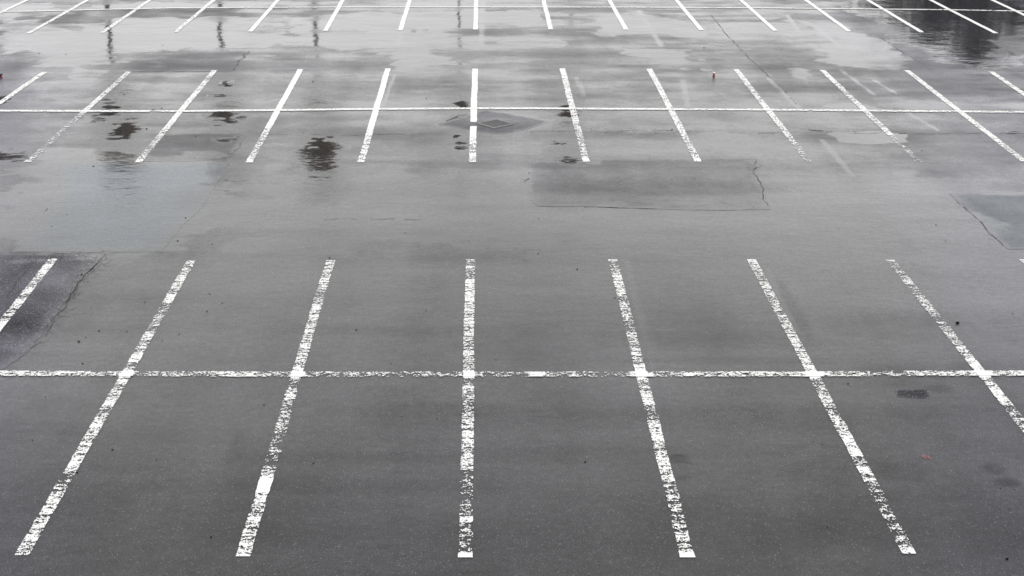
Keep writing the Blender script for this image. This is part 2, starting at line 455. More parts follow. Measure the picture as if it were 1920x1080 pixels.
# ------------------------------------------------------------------ cracks and seams (parts of the ground)
def crack(pts, w, jit=0.06, seed=1, branches=0, z=0.006, name="crack", gaps=0.0):
    r = random.Random(seed)
    wp = [Vector(W(*p)) for p in pts]
    path = []
    for a, b in zip(wp[:-1], wp[1:]):
        k = max(2, int((b - a).length / 0.16))
        for j in range(k):
            path.append(a.lerp(b, j / k))
    path.append(wp[-1])
    verts, faces = [], []
    def ribbon(path, w, jit):
        off, prev = 0.0, None
        for i, p in enumerate(path):
            d = (path[min(i + 1, len(path) - 1)] - path[max(i - 1, 0)])
            if d.length < 1e-6: continue
            nrm = Vector((-d.y, d.x)).normalized()
            off = off * 0.75 + r.uniform(-jit, jit)
            ww = 0.56 * w * r.uniform(0.15, 1.5) * (0.35 + 0.65 * min(1, i / 3, (len(path) - 1 - i) / 3))
            q = p + nrm * off
            a, b = q + nrm * ww / 2, q - nrm * ww / 2
            verts.append((a.x, a.y, z)); verts.append((b.x, b.y, z))
            n = len(verts)
            if prev and r.random() >= gaps: faces.append((n - 4, n - 3, n - 1, n - 2))
            prev = q
    ribbon(path, w, jit)
    for _ in range(branches):
        p = path[r.randrange(len(path))].copy()
        ang = r.uniform(0, 2 * math.pi)
        br = [p.copy()]
        for _ in range(r.randrange(3, 8)):
            ang += r.uniform(-0.6, 0.6)
            p = p + Vector((math.cos(ang), math.sin(ang))) * 0.055
            br.append(p.copy())
        ribbon(br, w * 0.45, jit * 0.25)
    me = bpy.data.meshes.new(name)
    me.from_pydata(verts, [], faces)
    return link(name, me, M_CRACK, ground)

crack([(500, 253), (560, 252), (640, 253), (720, 252), (800, 251), (832, 248)], 0.03, 0.03, 1, 6, gaps=.25)
crack([(985, 246), (1050, 246), (1110, 247), (1180, 248)], 0.03, 0.04, 2, 12, gaps=.2)
crack([(1110, 246), (1180, 244), (1250, 246), (1300, 247)], 0.035, 0.06, 3, 40, gaps=.3)
crack([(1120, 250), (1200, 252), (1290, 249)], 0.02, 0.08, 4, 40, gaps=.4)
crack([(1300, 247), (1340, 248), (1420, 249), (1500, 247), (1560, 248)], 0.028, 0.035, 5, 10, gaps=.25)
crack([(1515, 243), (1522, 245), (1544, 246)], 0.12, 0.06, 6, 3)
crack([(1560, 248), (1640, 249), (1700, 250.5), (1790, 250), (1880, 250)], 0.035, 0.06, 7, 6, gaps=.25)
crack([(1885, 250), (1897, 249), (1915, 250)], 0.12, 0.06, 8, 4)
crack([(1333, 28), (1345, 42), (1360, 62), (1383, 85), (1400, 105), (1420, 122), (1428, 130), (1447, 148)], 0.026, 0.016, 9, 2)
crack([(1447, 148), (1480, 180), (1510, 212)], 0.016, 0.016, 10, 1, gaps=.3)
crack([(1390, 299), (1416, 299.5), (1413, 312), (1412, 318), (1420, 330), (1430, 352), (1436, 372), (1445, 393)], 0.028, 0.04, 11, 14)
crack([(1404, 318), (1412, 319), (1424, 314)], 0.07, 0.05, 12, 4)
crack([(1003, 387), (1060, 388), (1130, 389), (1250, 393), (1300, 394.5)], 0.030, 0.015, 13, 0, gaps=.05)
crack([(1300, 394.5), (1380, 394), (1445, 394)], 0.02, 0.015, 14, 0, gaps=.15)
crack([(990, 345), (991, 330), (992, 322)], 0.04, 0.07, 15, 3, gaps=.3)
crack([(469, 96), (452, 114), (447, 121), (436, 133.5)], 0.05, 0.06, 16, 1)
crack([(245, 134.5), (320, 134.8), (400, 134.5), (436, 134)], 0.05, 0.01, 17, 0)
crack([(200, 476), (182, 498), (165, 512), (150, 530), (138, 548), (128, 560)], 0.026, 0.035, 18, 40)
crack([(128, 560), (118, 575), (106, 592), (99, 600)], 0.045, 0.05, 19, 12)
crack([(99, 600), (78, 632), (60, 648), (46, 660)], 0.018, 0.035, 20, 24, gaps=.25)
crack([(0, 474), (60, 474), (90, 475), (130, 476), (200, 476)], 0.022, 0.02, 21, 5)
crack([(72, 484), (50, 508), (25, 540), (0, 572)], 0.016, 0.02, 22, 1)
crack([(120, 482), (150, 479), (190, 487), (160, 510), (150, 525)], 0.020, 0.03, 23, 60, gaps=.2)
crack([(20, 605), (60, 607), (90, 612), (60, 622), (40, 604)], 0.022, 0.03, 24, 60, gaps=.2)
crack([(608, 413), (640, 411), (655, 409.5), (664, 411.5)], 0.03, 0.03, 25, 2)
crack([(664, 411.5), (740, 412), (830, 411.5)], 0.02, 0.03, 26, 0, gaps=.4)
crack([(456, 251), (448, 264), (424, 301)], 0.03, 0.06, 27, 4, gaps=.3)
crack([(1648, 67), (1683, 92), (1702, 104)], 0.035, 0.03, 28, 0)
crack([(1702, 104), (1732, 122)], 0.02, 0.03, 29, 0, gaps=.2)
crack([(1846, 32), (1872, 48), (1898, 61)], 0.03, 0.02, 30, 0)
crack([(1782, 365), (1815, 392), (1858, 439), (1888, 467), (1925, 467)], 0.018, 0.02, 31, 2, gaps=.1)
crack([(1826, 848), (1860, 846), (1880, 852), (1890, 862)], 0.012, 0.015, 32, 2, gaps=.2)
crack([(822, 233), (858, 222), (880, 214)], 0.05, 0.05, 33, 2, gaps=.3)
crack([(1255, 868), (1290, 868), (1330, 874)], 0.012, 0.02, 34, 2, gaps=.3)
crack([(1262, 856), (1275, 854), (1284, 856)], 0.014, 0.01, 35, 0)
crack([(90, 390), (82, 398)], 0.02, 0.01, 36, 0)
crack([(960, 233), (1020, 229), (1030, 228)], 0.03, 0.03, 37, 1, gaps=.4)
crack([(1345, 234), (1376, 235)], 0.03, 0.03, 38, 0, gaps=.1)

# ------------------------------------------------------------------ painted lines, worn cell by cell
def painted(name, pts, width, wear, cell, z, seed, aniso=True, cuts=(), bulge=None, wob=0.006, m=None):
    """pts: ground polyline; wear: list of (distance along, share of paint lost)"""
    P = np.array(pts)
    seg = np.hypot(*np.diff(P, axis=0).T)
    cum = np.concatenate([[0], np.cumsum(seg)])
    Ltot = cum[-1]
    d = (P[-1] - P[0]) / np.hypot(*(P[-1] - P[0]))
    nrm = np.array([-d[1], d[0]])
    ns, ntt = max(2, int(Ltot / cell[1])), max(3, int(round(width / cell[0])))
    s = np.linspace(0, Ltot, ns + 1)
    t = np.linspace(-0.5, 0.5, ntt + 1)
    cxs, cys = np.interp(s, cum, P[:, 0]), np.interp(s, cum, P[:, 1])
    wd = width * (1 + 0.05 * (vn(s * 2.3, s * 0 + seed, 5) - 0.5))
    off = wob * 2 * (vn(s * 0.9, s * 0 + seed, 6) - 0.5)
    le = wob * (fbm(s * 7, s * 0 + seed, 8, 3) - 0.5) * 2
    re = wob * (fbm(s * 7, s * 0 + seed, 9, 3) - 0.5) * 2
    if bulge is not None: wd = wd + np.interp(s, *bulge)
    le = np.where(le < 0, le * 2.2, le); re = np.where(re > 0, re * 2.2, re)
    tt = off[:, None] + wd[:, None] * t[None, :] + np.where(t[None, :] < 0, le[:, None], re[:, None]) * (np.abs(t[None, :]) > 0.35)
    jx = rng.uniform(-0.3, 0.3, tt.shape) * cell[0]; jx[:, 0] *= .6; jx[:, -1] *= .6
    js = rng.uniform(-0.3, 0.3, tt.shape) * cell[1]; js[0] = 0; js[-1] = 0
    SX = cxs[:, None] + nrm[0] * (tt + jx) + d[0] * js
    SY = cys[:, None] + nrm[1] * (tt + jx) + d[1] * js
    sc = (s[:-1] + s[1:]) / 2; tc = (t[:-1] + t[1:]) / 2 * width
    TC, SC = np.meshgrid(tc, sc)
    if aniso:
        n = 0.13 * vn(TC * 1.5, SC * 26, seed + 5) + 0.16 * fbm(TC * 7, SC * 24, seed, 3) + 0.38 * fbm(TC * 26, SC * 36, seed + 3, 3) + 0.16 * vn(TC * 60, SC * 60, seed + 9) + 0.18 * rng.random(TC.shape)
    else:
        n = 0.22 * fbm(TC * 14, SC * 7, seed, 3) + 0.36 * fbm(TC * 34, SC * 18, seed + 3, 3) + 0.16 * vn(TC * 70, SC * 60, seed + 9) + 0.18 * rng.random(TC.shape)
    u = np.empty(n.size); u[np.argsort(n.ravel())] = np.arange(n.size) / n.size
    u = u.reshape(n.shape)
    wa = np.array(wear)
    wv = np.interp(SC, wa[:, 0], wa[:, 1])
    wv = np.where(wv > 0.03, np.minimum(wv * 1.15 + 0.06, 0.70 + 0.12 * wv), 0) + 0.24 * np.clip(wv * 3, 0, 1) * (np.abs(TC) / width > 0.36) * (vn(SC * 9, TC * 3, seed + 31) - 0.2)
    keep = u > wv
    for a, b in cuts: keep &= ~((SC > a) & (SC < b))
    q = np.arange(ns)[:, None] * (ntt + 1) + np.arange(ntt)[None, :]
    q = q[keep]
    quads = np.stack([q, q + ntt + 1, q + ntt + 2, q + 1], 1)
    co = np.stack([SX.ravel(), SY.ravel(), np.full(SX.size, z)], 1)
    used = np.unique(quads)
    remap = np.zeros(len(co), int); remap[used] = np.arange(len(used))
    c0 = np.array([cxs.mean(), cys.mean(), 0.0])
    me = quad_mesh(name, co[used] - c0, remap[quads])
    o = link(name, me, m or M_PAINT)
    o.location = c0
    return o

ORD = ["leftmost", "second from the left", "third from the left", "fourth from the left", "fifth from the left", "sixth from the left",
       "seventh from the left", "eighth from the left", "ninth from the left", "tenth from the left", "eleventh from the left",
       "twelfth from the left", "thirteenth from the left", "fourteenth from the left", "fifteenth from the left", "rightmost"]

def ywear(a, b, lst):
    """wear given by photo row -> distance from the top end a"""
    out_ = []
    for y, w in lst:
        x = a[0] + (b[0] - a[0]) * (y - a[1]) / (b[1] - a[1])
        A, Q = W(*a), W(x, y)
        sgn = 1 if y >= a[1] else -1
        out_.append((sgn * math.hypot(Q[0] - A[0], Q[1] - A[1]), w))
    return out_

def bay(a, b, length, lst, width, cell, label, group, seed, grow='down', cuts=(), bulge=None):
    A, B = np.array(W(*a)), np.array(W(*b))
    d = B - A; l0 = np.hypot(*d); d = d / l0
    wr = ywear(a, b, lst)
    ct = [(ywear(a, b, [(c0, 0)])[0][0], ywear(a, b, [(c1, 0)])[0][0]) for c0, c1 in cuts]
    bl = None
    if bulge:
        e = ywear(a, b, bulge); bl = (np.array([x for x, _ in e]), np.array([w for _, w in e]))
    if length and grow == 'down': B = A + d * length
    if length and grow == 'up':
        A2 = B - d * length
        sh = np.hypot(*(A2 - A)); wr = [(x + sh, w) for x, w in wr]; A = A2
    o = painted("bay_line", [tuple(A), tuple(B)], width, wr, cell, 0.008, seed, True, ct, bl)
    return tag(o, label, "parking line", group)

G1, G2, G3 = "bay lines of the nearest row", "bay lines of the middle row", "bay lines of the far row"
NC, MC, FC = (0.0105, 0.0135), (0.02, 0.03), (0.03, 0.06)
# nearest row
near = [
 ((100.5, 485.7), (5, 605), 10.4, [(486, .3), (500, .2), (512, .08), (520, .45), (535, .4), (545, .12), (555, .5), (565, .08), (585, .4), (597, .45), (603, .05)],
  "worn white line, leftmost of the nearest row, on the crazed dark patch"),
 ((359, 489.3), (41, 1041.7), 0, [(489, .35), (505, .4), (520, .2), (538, .25), (548, .5), (555, .08), (566, .12), (570, .6), (580, .65), (600, .55), (618, .7), (625, .2), (634, .2), (640, .6), (648, .3), (660, .5), (670, .05), (679, .05), (684, .6), (692, .5), (696, 0), (707, 0), (710, .6), (714, .1), (720, .2), (723, .75), (732, .3), (740, .4), (752, .05), (760, .1), (765, .6), (785, .5), (800, .2), (820, .3), (850, .22), (866, .1), (880, .2), (890, .6), (915, .5), (938, .12), (960, .2), (985, .3), (1005, .15), (1020, .35), (1032, .5), (1041, .25)],
  "worn white line of the nearest row, second from the left, broken into pale dashes"),
 ((619.9, 488.7), (455.5, 1044), 0, [(489, .35), (500, .35), (520, .25), (540, .4), (555, .68), (566, .5), (572, .15), (600, .35), (650, .35), (690, .25), (697, 0), (708, 0), (712, .75), (726, .65), (738, .25), (748, .3), (760, .7), (778, .7), (790, .45), (805, .5), (820, .78), (835, .7), (850, .45), (862, .7), (875, .55), (884, .55), (894, .05), (905, 0), (922, .03), (932, .3), (950, .35), (980, .18), (1010, .35), (1030, .2), (1040, .05), (1044, .05)],
  "worn white line of the nearest row with a thick paint blob near its front end"),
 ((881.5, 487), (873, 1046), 0, [(487, .05), (490, .5), (499, .5), (501, .1), (507, .5), (523, .5), (526, .1), (535, .25), (545, .15), (560, .2), (570, .32), (600, .25), (625, .4), (640, .45), (655, .5), (660, .1), (665, .1), (672, .4), (692, .5), (697, 0), (708, 0), (712, .85), (722, .75), (726, .2), (740, .2), (744, .9), (752, .85), (757, .45), (764, .9), (771, .95), (774, .3), (785, .35), (800, .12), (808, .35), (812, .08), (825, .15), (840, .45), (860, .3), (878, .3), (886, .8), (905, .75), (935, .9), (952, .75), (968, .5), (974, .1), (980, .2), (984, .7), (1010, .8), (1034, .8), (1037, .02), (1046, .02)],
  "nearly vertical worn white line of the nearest row, sparse towards a solid front end"),
 ((1148.4, 487), (1289.5, 1046), 0, [(487, .05), (490, .2), (494, .85), (502, .75), (510, .4), (520, .25), (550, .25), (563, .7), (580, .35), (600, .45), (612, .7), (630, .35), (650, .5), (665, .2), (680, .45), (696, 0), (707, 0), (710, .3), (720, .4), (735, .25), (757, .08), (763, .7), (780, .65), (796, .25), (820, .15), (842, .4), (870, .2), (880, .1), (900, .2), (908, .6), (918, .7), (935, .45), (965, .5), (985, .55), (994, .8), (1000, .4), (1030, .5), (1036, .02), (1046, .02)],
  "speckled white line of the nearest row, fifth from the left, with rounded solid end"),
 ((1408.9, 487), (1704.4, 1039), 0, [(487, .1), (492, .35), (510, .4), (525, .55), (540, .35), (555, .2), (565, .6), (580, .35), (600, .5), (620, .3), (650, .3), (675, .4), (690, .3), (697, 0), (708, 0), (715, .5), (735, .45), (750, .12), (762, .3), (770, .75), (785, .35), (805, .4), (820, .12), (845, .18), (860, .3), (866, .6), (874, .6), (878, .05), (888, .12), (895, .3), (902, .15), (908, .55), (925, .55), (936, .92), (946, .9), (955, .6), (970, .5), (985, .7), (1000, .55), (1010, .35), (1025, .35), (1034, .1), (1039, .05)],
  "worn white line, sixth of the nearest row, with a bare gap low down"),
 ((1669.3, 487.7), (1843, 703), 10.4, [(487, .5), (500, .65), (515, .55), (525, .25), (530, .35), (535, .65), (552, .6), (565, .4), (580, .35), (595, .6), (612, .65), (630, .45), (660, .4), (680, .2), (692, .1), (697, 0), (708, 0), (715, .4), (735, .15), (755, .12), (762, .65), (780, .5), (795, .7), (803, .2), (850, .3)],
  "worn white line of the nearest row running out through the right edge"),
]
for i, (a, b, ln, lst, lab) in enumerate(near):
    bl = None
    if i == 2: bl = [(480, 0), (885, 0), (896, .006), (912, .014), (926, .0), (936, -.025), (950, 0), (1044, 0)]
    bay(a, b, ln, lst, 0.162, NC, lab, G1, 100 + i * 7, bulge=bl)
o = painted("bay_line", [W(1919, 487), (W(1919, 487)[0] + 0.02, W(1919, 487)[1] - 10.4)], 0.165, [(0, .2), (10, .3)], NC, 0.008, 171)
tag(o, "corner of a white line just showing at the right edge, nearest row", "parking line", G1)

# middle row
mid = [
 ((83.5, 135.5), (0, 193), 9.95, [(135, .08), (148, .12), (193, .05)], "solid white line, leftmost of the middle row, cut by the left edge"),
 ((242, 134.7), (51.5, 304), 0, [(135, .2), (165, .28), (200, .15), (208, .05), (215, .3), (225, .8), (250, .82), (268, .6), (275, .6), (283, .85), (292, .6), (300, .3), (304, .1)],
  "badly worn white line of the middle row, broken into flakes left of the round puddle"),
 ((402.5, 132.3), (259, 304.7), 0, [(132, .04), (143, .06), (147, .45), (155, .15), (170, .1), (205, .04), (240, .12), (252, .38), (280, .45), (298, .3), (300, .05), (305, .05)],
  "chipped white line of the middle row between the round puddle and the repair patch"),
 ((563.5, 130.3), (467, 305), 0, [(130, .01), (235, .02), (245, .12), (262, .3), (285, .36), (298, .15), (305, .08)],
  "white line of the middle row, fourth from the left, peppered at its front end"),
 ((727.3, 128.7), (676.8, 304.7), 0, [(129, .01), (240, .02), (260, .15), (275, .3), (290, .2), (305, .06)],
  "white line of the middle row, fifth from the left, left of the drain"),
 ((890.8, 129), (886, 304.3), 0, [(129, .0), (255, .01), (270, .15), (285, .35), (292, .15), (296, .3), (304, .1)],
  "upright white line of the middle row, interrupted beside the drain grate"),
 ((1054.5, 128.7), (1099, 303.7), 0, [(129, .02), (160, .08), (200, .14), (240, .25), (275, .45), (295, .3), (298, .05), (304, .05)],
  "white line of the middle row, right of the drain, ending at the large patch puddle"),
 ((1217.4, 129.3), (1308.7, 303.3), 0, [(129, .05), (160, .12), (200, .08), (240, .15), (260, .3), (290, .35), (297, .05), (303, .05)],
  "white line of the middle row ending on the large repair patch"),
 ((1380, 130.3), (1516.5, 303.3), 0, [(130, .05), (160, .2), (180, .25), (205, .1), (240, .2), (260, .35), (275, .6), (290, .65), (303, .75)],
  "white line of the middle row, ninth from the left, fading out at its front"),
 ((1541.7, 131.7), (1723.4, 304), 0, [(132, .08), (160, .18), (177, .35), (195, .12), (210, .2), (240, .3), (253, .15), (256, .7), (280, .72), (303, .72)],
  "white line of the middle row, tenth from the left, front third worn to specks"),
 ((1700, 132), (1920.5, 303), 0, [(132, .04), (160, .1), (205, .03), (250, .12), (280, .3), (303, .25)],
  "white line of the middle row running into the right edge"),
 ((1858.3, 134.7), (1920, 177), 9.95, [(135, .05), (150, .15), (177, .06)], "short stub of white line, rightmost of the middle row"),
]
for i, (a, b, ln, lst, lab) in enumerate(mid):
    bay(a, b, ln, lst, 0.158, MC, lab, G2, 300 + i * 7, cuts=[(229, 236.7)] if i == 5 else ())
# far row
far_ = [((24, 0), (0, 12.5)), ((164.6, 0), (52.5, 63)), ((281.5, 0), (190.5, 62)), ((401, 0), (328.7, 60.8)), ((521, 0), (469, 59.5)), ((643, 0), (610, 58.3)),
        ((768.3, 0), (750.5, 57.3)), ((893, 0), (891.4, 55.7)), ((1019, 0), (1032.5, 55.3)), ((1142.3, 0), (1174, 56)), ((1268, 0), (1315.4, 56.7)),
        ((1389, 0), (1453.5, 58)), ((1510.8, 0), (1592.5, 59.3)), ((1627, 0), (1729, 60.8)), ((1744.5, 0), (1867, 62.5)), ((1860.5, 0), (1920, 28))]
far_[0] = ((51.8, 0), (0, 24))
for i, (a, b) in enumerate(far_):
    if i == 0: lab = "white line, leftmost of the far row, crossing the top left corner"
    elif i == 15: lab = "white line, rightmost of the far row, crossing the top right corner"
    else: lab = "white bay line of the far row at the top, %s" % ORD[i]
    if i in (0, 15):
        A, B = W(*a), W(*b); dx, dy = (B[0] - A[0]), (B[1] - A[1]); l = math.hypot(dx, dy)
        yb = W(900, 60)[1]; k = (yb - A[1]) / dy
        B = (A[0] + dx * k, A[1] + dy * k); k2 = (W(900, 60)[1] + 9.5 - A[1]) / dy
        A = (A[0] + dx * k2, A[1] + dy * k2)
        o = tag(painted("bay_line", [A, B], 0.150, [(0, .03), (9, .03)], FC, 0.008, 500 + i), lab, "parking line", G3)
    else:
        bay(a, b, 9.5, [(0, .02), (60, .10 if i in (1, 2, 3) else .03)], 0.150, FC, lab, G3, 500 + i * 7, grow='up')
# cross lines
def cross(pts, width, wear, cell, label, seed, ext=5.0):
    wp = [W(*p) for p in pts]
    wr = [(W(x, pts[0][1])[0] - wp[0][0] + ext, w) for x, w in wear]
    wp = [(wp[0][0] - ext, wp[0][1])] + wp + [(wp[-1][0] + ext, wp[-1][1])]
    o = painted("cross_line", wp, width, wr, cell, 0.0125, seed, False)
    return tag(o, label, "parking line", "cross lines of the three rows")
cross([(0, 700.8), (240, 701.8), (557, 702.6), (880, 702.9), (1203, 702.6), (1525, 702), (1843, 701), (1920, 700.8)], 0.185,
      [(0, .15), (60, .2), (110, .3), (180, .35), (205, .65), (222, .5), (228, 0), (248, 0), (256, .5), (266, .85), (280, .85), (300, .55), (380, .5), (430, .3), (500, .45), (530, .7), (543, .5), (548, 0), (568, 0), (575, .55),
       (650, .55), (700, .65), (740, .7), (780, .55), (850, .65), (868, .4), (871, 0), (888, 0), (893, .55), (940, .65), (985, .6), (994, .08), (1018, .12), (1024, .6), (1080, .5), (1150, .75), (1185, .4), (1192, 0), (1213, 0), (1225, .35), (1300, .4),
       (1450, .3), (1508, .2), (1512, 0), (1540, 0), (1550, .35), (1600, .4), (1680, .5), (1692, .75), (1700, .4), (1760, .3), (1828, .15), (1832, 0), (1858, 0), (1870, .3), (1920, .2)], (0.0125, 0.018),
      "speckled white line running straight across the nearest row", 801)
cross([(0, 208.3), (150, 208.7), (330, 209), (500, 207.3), (640, 205.6), (890, 203.7), (1060, 204), (1280, 205.5), (1440, 206.3), (1620, 208), (1800, 209.5), (1920, 210.6)], 0.19,
      [(0, .04), (280, .06), (284, .5), (292, .5), (296, .2), (340, .2), (350, .04), (900, .03), (1270, .05), (1290, .3), (1330, .15), (1500, .1), (1850, .15), (1920, .1)], (0.02, 0.03),
      "clean white line running across the middle row above the drain", 802)
cross([(0, 22.2), (60, 21.3), (120, 20), (200, 18), (320, 15.3), (480, 14.3), (620, 13.8), (900, 13.6), (1150, 13.8), (1280, 14.3), (1440, 15.4), (1600, 17), (1780, 18.7), (1920, 21.2)], 0.16,
      [(0, .05), (1920, .05)], (0.03, 0.06), "thin white line running across the far row along the top", 803)
# pink spray mark
o = painted("paint_mark", [W(1729, 857), W(1747, 857)], 0.17, [(0, .75), (.03, .35), (.09, .35), (.13, .8)], (0.012, 0.016), 0.006, 901, False, wob=0.02, m=M_PINK)
tag(o, "small faded pink paint blot on the asphalt in the right hand near bay", "paint mark")

# ------------------------------------------------------------------ drain grate
def box(bm, cx, cy, cz, sx, sy, sz, rot=0.0):
    r = bmesh.ops.create_cube(bm, size=1.0)
    c, s_ = math.cos(rot), math.sin(rot)
    for v in r['verts']:
        x, y, z = v.co.x * sx, v.co.y * sy, v.co.z * sz
        v.co = (cx + x * c - y * s_, cy + x * s_ + y * c, cz + z)

def bm_obj(name, bm, m, parent=None, smooth=False):
    me = bpy.data.meshes.new(name); bm.to_mesh(me); bm.free()
    if smooth:
        for p in me.polygons: p.use_smooth = True
    return link(name, me, m, parent)

gc = W(928.5, 232.8)
grate = bpy.data.objects.new("drain_grate", None); COL.objects.link(grate)
grate.location = (gc[0], gc[1], 0.004); grate.rotation_euler = (0, 0, math.radians(41))
tag(grate, "square iron drain grate set cornerwise in the diamond patch", "drain grate")
hs_ = 0.31
bm = bmesh.new()
for sx, sy, wx, wy in ((0, hs_, 2 * hs_ + .05, .05), (0, -hs_, 2 * hs_ + .05, .05)): box(bm, sx, sy, .008, wx, wy, .016)
for sx in (-hs_, hs_): box(bm, sx, 0, .008, .05, 2 * hs_ - .05, .015)
bm_obj("frame", bm, M_IRON, grate)
bm = bmesh.new()
nb = 8
for i in range(nb):
    p = -hs_ + .025 + (i + .5) * (2 * hs_ - .05) / nb
    box(bm, p, 0, .0045, .026, 2 * hs_ - .05, .004)
    box(bm, 0, p, .0035, 2 * hs_ - .05, .010, .003)
bm_obj("grating", bm, M_IRON, grate)
bm = bmesh.new(); box(bm, 0, 0, .0005, 2 * hs_ - .05, 2 * hs_ - .05, .001)  # flat black sheet painting the shaded depth under the bars
bm_obj("pit_shade", bm, M_PIT_SHADE, grate)

# ------------------------------------------------------------------ drink can
def lathe(name, prof, m, parent, seg=24):
    bm = bmesh.new(); rings = []
    for r, z in prof:
        rings.append([bm.verts.new((r * math.cos(2 * math.pi * k / seg), r * math.sin(2 * math.pi * k / seg), z)) for k in range(seg)])
    for a, b in zip(rings[:-1], rings[1:]):
        for k in range(seg): bm.faces.new((a[k], a[(k + 1) % seg], b[(k + 1) % seg], b[k]))
    bm.faces.new(rings[0][::-1]); bm.faces.new(rings[-1])
    return bm_obj(name, bm, m, parent, True)

cw = W(1338.2, 144.5)
can = bpy.data.objects.new("drink_can", None); COL.objects.link(can); can.location = (cw[0], cw[1], 0.002)
tag(can, "dark red drink can standing upright on the wet asphalt", "drink can")
lathe("body", [(.024, .0), (.026, .004), (.033, .014), (.033, .118)], M_RED, can)
lathe("lid", [(.033, .118), (.032, .122), (.028, .131), (.027, .134), (.0275, .136), (.025, .136), (.024, .132), (.004, .132)], M_ALU, can)
bm = bmesh.new(); box(bm, 0.006, 0, .1345, .024, .013, .002); bm_obj("pull_tab", bm, M_ALU, can)

# black and red litter at the left edge
lw = W(-3, 145.5)
lit = bpy.data.objects.new("litter", None); COL.objects.link(lit); lit.location = (lw[0], lw[1], 0.002)
tag(lit, "black and crimson scrap of litter cut off by the left edge", "litter")
def lump(name, sx, sy, z0, z1, m, over=1.0, seed=0):
    bm = bmesh.new()
    bmesh.ops.create_icosphere(bm, subdivisions=3, radius=1.0)
    r = random.Random(seed)
    for v in bm.verts:
        k = 1 + 0.10 * math.sin(v.co.x * 5 + seed) * math.cos(v.co.y * 4 + seed)
        x, y, z = v.co
        v.co = (x * sx * k, y * sy * k, z0 + (max(-.7, min(.75, z)) + .7) / 1.45 * (z1 - z0))
    return bm_obj(name, bm, m, lit, True)
lump("base", .125, .09, 0, .045, M_CRIM, seed=2)
lump("body", .105, .08, .040, .085, M_BLACK, seed=4)
lump("rim", .155, .10, .078, .105, M_BLACK, seed=5)

# ------------------------------------------------------------------ crumbs of dead leaf
def leaf_mesh(seed):
    r = random.Random(seed)
    bm = bmesh.new()
    n = 12
    top = []
    for k in range(n):
        a = 2 * math.pi * k / n
        rr = 1 + r.uniform(-.22, .22)
        x, y = math.cos(a) * rr, math.sin(a) * rr * 0.7
        top.append(bm.verts.new((x, y, 0.25 + 0.35 * x * x + r.uniform(0, .15))))
    c = bm.verts.new((0, 0, 0.45))
    for k in range(n): bm.faces.new((top[k], top[(k + 1) % n], c))
    bot = [bm.verts.new((v.co.x * .8, v.co.y * .8, 0.0)) for v in top]
    for k in range(n): bm.faces.new((top[k], bot[k], bot[(k + 1) % n], top[(k + 1) % n]))
    bm.faces.new(bot[::-1])
    me = bpy.data.meshes.new("leaf_crumb"); bm.to_mesh(me); bm.free()
    me.materials.append(M_LEAF)
    return me
leafs = [leaf_mesh(s) for s in range(4)]
SPECKS = [(175, 312, 3), (63, 187, 1.4), (233, 177, 2.6), (275, 242, 2.8), (303, 203, 2.4), (288, 206, 2.8), (124, 102, 2), (73, 100, 2), (587, 153, 2.4), (367, 257, 2.2),
 (153, 515, 3.4), (148, 641, 3.8), (161, 633, 2), (185.6, 621, 3), (155, 682, 2.8), (238, 622, 2.4), (336, 627, 2), (271, 567, 2), (417, 569, 2), (388, 584, 2.6), (393, 552, 2),
 (333, 452, 2.6), (398, 458, 2), (348, 409, 2.4), (618, 484, 3), (668, 619, 2.8), (1082, 505, 2.8), (1153, 559, 2), (799, 583, 1.8), (1755, 422, 2.4), (1773, 452, 1.8), (1899, 588, 2),
 (211, 844, 3), (145, 887, 3.2), (61, 826, 2.2), (396, 1008, 3.4), (588, 869, 2.6), (495, 760, 2.6), (753, 782, 2), (819, 786, 2.4), (1097, 867, 3), (1551, 989, 2.8), (1541, 834, 2.2),
 (1320, 90, 2.2), (1728, 283, 2.2), (1302, 336, 1.8), (799, 185, 2), (1260, 243, 2.4), (733, 682, 2), (930, 675, 1.8), (304, 639, 1.8), (97, 425, 1.8), (125, 403, 1.6), (305, 85, 1.6),
 (1590, 720, 2.6), (85, 745, 2), (293, 863, 2), (346, 862, 1.8), (760, 437, 1.8), (1010, 410, 1.8), (1009, 476, 2), (1560, 1010, 1.8), (1893, 955, 2), (1876, 916, 2.4), (1902, 919, 2)]
for i, (x, y, s) in enumerate(SPECKS):
    o = bpy.data.objects.new("leaf_crumb", leafs[i % 4]); COL.objects.link(o)
    c = W(x, y); r_ = abs(W(x + s, y)[0] - c[0]) * 0.56
    o.location = (c[0], c[1], 0.004); o.scale = (r_, r_ * 1.5, r_ * 0.9); o.rotation_euler = (0, 0, i * 1.7)
    tag(o, "tiny dark crumb of dead leaf lying on the wet asphalt", "leaf", "dark leaf crumbs scattered over the car park")
for x, y, s, lab in ((1795, 606.5, 6.5, "dark curled leaf beside the right hand line of the nearest row, largest of all"),
                     (1888, 1049, 5, "dark leaf near the bottom right corner of the car park")):
    o = bpy.data.objects.new("dead_leaf", leafs[1]); COL.objects.link(o)
    c = W(x, y); r_ = abs(W(x + s, y)[0] - c[0]) * 0.5
    o.location = (c[0], c[1], 0.004); o.scale = (r_, r_ * 1.6, r_ * 1.2); o.rotation_euler = (0, 0, .6)
    tag(o, lab, "leaf")

# ------------------------------------------------------------------ trees beyond the far edge (seen in the puddles)
def tube(bm, p0, p1, r0, r1, seg=6):
    d = (p1 - p0).normalized()
    a = d.orthogonal().normalized(); b = d.cross(a)
    R = []
    for p, r in ((p0, r0), (p1, r1)):
        R.append([bm.verts.new(p + a * r * math.cos(2 * math.pi * k / seg) + b * r * math.sin(2 * math.pi * k / seg)) for k in range(seg)])
    for k in range(seg): bm.faces.new((R[0][k], R[0][(k + 1) % seg], R[1][(k + 1) % seg], R[1][k]))

